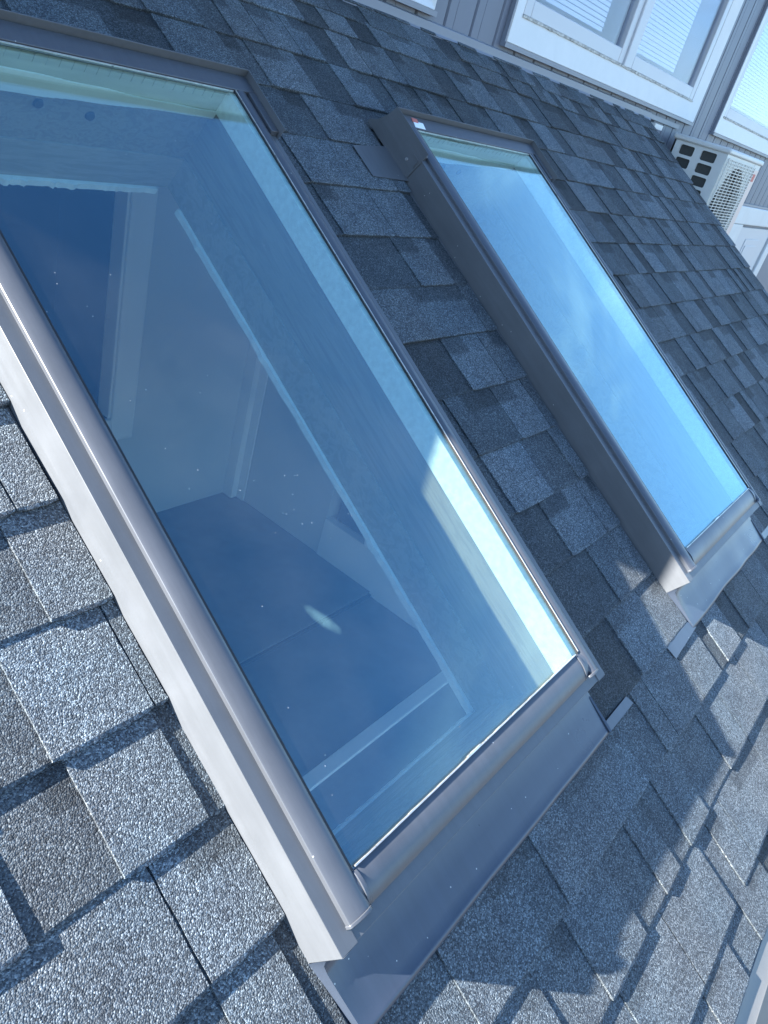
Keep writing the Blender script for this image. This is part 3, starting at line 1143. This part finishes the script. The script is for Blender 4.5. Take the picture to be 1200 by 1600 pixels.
m.build('fan_recess', M['acdark'], ac)
m = MB()
m.cyl((cxx, .045, czz), (0, -1, 0), .06, .03, 20)
for a in range(3):
    an = a * 2.094
    e1 = Vector((math.cos(an), 0, math.sin(an)))
    e2 = Vector((-math.sin(an), 0, math.cos(an)))
    c = Vector((cxx, .035, czz))
    m.poly([c + e1 * .05 - e2 * .03, c + e1 * .26 - e2 * .10, c + e1 * .27 + e2 * .06, c + e1 * .05 + e2 * .03], (0, .004, 0))
m.build('fan', M['acdark'], ac)
m = MB()
nb = 40
for i in range(nb):
    z = .02 + (AH - .06) * i / (nb - 1)
    m.box(.012, .655, -.018, -.0145, z - .0022, z + .0022)
for i in range(9):
    x = .012 + .643 * i / 8
    m.box(x - .003, x + .003, -.0144, -.010, .018, AH - .038)
m.build('wire_grille', M['acbody'], ac, smooth=False)
m = MB()
m.box(.675, AW - .006, -.005, -.0015, .02, AH - .05)
sp = m.build('service_panel', M['acpink'], ac, bevel=.001)
m = MB()
m.box(.70, .76, -.0065, -.0052, AH - .12, AH - .075)
m.build('printed_mark', M['acred'], sp)
for xx in (.12, .66):
    m = MB()
    m.box(xx - .02, xx + .02, .02, YW - AY - .002, -.055, -.0205)
    m.box(xx - .02, xx + .02, YW - AY - .03, YW - AY - .002, -.35, -.0551)
    m.build('bracket', M['acbody'], ac)

# ------------------------------------------------------------------ lower front of the house and the ground
g = MB()
g.quad((-400, -400, -2.3), (400, -400, -2.3), (400, 400, -2.3), (-400, 400, -2.3))
tag(g.build('ground', M['ground']), kind='structure')

# ------------------------------------------------------------------ light, sky, camera
S = Vector((-.415, .375 * CT - .073 * ST, .375 * ST + .073 * CT)).normalized()
elev = math.asin(S.z)
azim = math.atan2(S.x, S.y)
sun = bpy.data.lights.new('sun', 'SUN')
sun.energy = 5.0
sun.angle = math.radians(.5)
sun.color = (1.0, .965, .91)
so = bpy.data.objects.new('sun', sun)
COL.objects.link(so)
so.rotation_euler = S.to_track_quat('Z', 'Y').to_euler()
so.location = (-6, 4, 6)

w = bpy.data.worlds.new('World')
sc.world = w
w.use_nodes = True
nt = w.node_tree
bg = nt.nodes['Background']
sk = nt.nodes.new('ShaderNodeTexSky')
sk.sky_type = 'NISHITA'
sk.sun_disc = False
sk.sun_elevation = elev
sk.sun_rotation = azim
sk.air_density = 1.0
sk.dust_density = 0.6
sk.ozone_density = 4.0
tc = nt.nodes.new('ShaderNodeTexCoord')
mp = nt.nodes.new('ShaderNodeMapping')
mp.inputs['Scale'].default_value = (1.0, 1.6, 3.2)
nt.links.new(tc.outputs['Generated'], mp.inputs['Vector'])
nz = N(nt, 'ShaderNodeTexNoise', i_Scale=2.6, i_Detail=7.0, i_Roughness=0.55, i_Distortion=.6)
nt.links.new(mp.outputs[0], nz.inputs['Vector'])
cl = ramp(nt, nz.outputs['Fac'], [(0.46, 0.22), (0.70, 0.75)])
sepd = N(nt, 'ShaderNodeSeparateXYZ')
nt.links.new(tc.outputs['Generated'], sepd.inputs[0])
low = ramp(nt, sepd.outputs[2], [(0.42, 1.0), (0.56, 0.0)])
cl = mult(nt, cl, low)
# one small stretched wisp of cloud
WISP = [(0.6486, -0.3418, 0.68), (0.6746, -0.3958, 0.6231), (0.6638, -0.3572, 0.6571), (0.6626, -0.3757, 0.6479)]
c0, c1, c2, c3 = WISP
ctr = ((Vector(c0) + Vector(c1)) / 2).normalized()
la = (Vector(c1) - Vector(c0))
ax_a = (la - ctr * la.dot(ctr)).normalized()
ax_b = ctr.cross(ax_a)


def axis_term(ax, ln):
    d = N(nt, 'ShaderNodeVectorMath', operation='DOT_PRODUCT')
    nt.links.new(tc.outputs['Generated'], d.inputs[0])
    d.inputs[1].default_value = ax
    m = N(nt, 'ShaderNodeMath', operation='MULTIPLY')
    nt.links.new(d.outputs['Value'], m.inputs[0])
    m.inputs[1].default_value = 1.0 / ln
    p = N(nt, 'ShaderNodeMath', operation='POWER')
    nt.links.new(m.outputs[0], p.inputs[0])
    p.inputs[1].default_value = 2.0
    return p.outputs[0]


fz = N(nt, 'ShaderNodeTexNoise', i_Scale=38.0, i_Detail=5.0)
nt.links.new(tc.outputs['Generated'], fz.inputs['Vector'])
sm = N(nt, 'ShaderNodeMath', operation='ADD')
nt.links.new(axis_term(ax_a, .045), sm.inputs[0])
nt.links.new(axis_term(ax_b, .011), sm.inputs[1])
sm2 = N(nt, 'ShaderNodeMath', operation='ADD')
nt.links.new(sm.outputs[0], sm2.inputs[0])
nt.links.new(fz.outputs['Fac'], sm2.inputs[1])
dfr = N(nt, 'ShaderNodeVectorMath', operation='DOT_PRODUCT')
nt.links.new(tc.outputs['Generated'], dfr.inputs[0])
dfr.inputs[1].default_value = ctr
wisp = mult(nt, ramp(nt, sm2.outputs[0], [(0.4, 0.75), (1.0, 0.0)]), ramp(nt, dfr.outputs['Value'], [(0.9, 0.0), (0.95, 1.0)]))
ad_ = N(nt, 'ShaderNodeMix', data_type='RGBA', blend_type='ADD')
ad_.inputs[0].default_value = 1.0
nt.links.new(cl, ad_.inputs[6])
nt.links.new(wisp, ad_.inputs[7])
cf = ad_.outputs[2]
mx = N(nt, 'ShaderNodeMix', data_type='RGBA')
nt.links.new(cf, mx.inputs[0])
nt.links.new(mult(nt, sk.outputs[0], (.79, .98, 1.12, 1)), mx.inputs[6])
mx.inputs[7].default_value = (4.4, 6.0, 7.2, 1)
nt.links.new(mx.outputs[2], bg.inputs[0])
bg.inputs[1].default_value = 0.068

cam = bpy.data.cameras.new('camera')
cam.sensor_fit = 'VERTICAL'
cam.sensor_height = 36.0
cam.lens = 1192.2717 / 1600 * 36.0
cam.clip_start = .02
cam.clip_end = 2000
R = Matrix(((0.60315724, -0.50550961, 0.61697762), (-0.25575362, -0.85524951, -0.45070873), (0.7555074, 0.11405398, -0.64513585)))
RX = Matrix(((1, 0, 0), (0, CT, -ST), (0, ST, CT)))
Mw = (Matrix(((1, 0, 0), (0, -1, 0), (0, 0, -1))) @ R @ RX.transposed()).transposed()
co = bpy.data.objects.new('camera', cam)
COL.objects.link(co)
co.matrix_world = Matrix.Translation(W(0, 0, HC)) @ Mw.to_4x4()
sc.camera = co

sc.view_settings.view_transform = 'Standard'
sc.view_settings.look = 'None'
sc.view_settings.exposure = 2.68
sc.view_settings.gamma = 1.0
sc.render.engine = 'CYCLES'
sc.cycles.max_bounces = 8
sc.cycles.diffuse_bounces = 4
sc.cycles.transparent_max_bounces = 16
sc.cycles.caustics_reflective = False
sc.cycles.caustics_refractive = False
sc.cycles.use_denoising = True
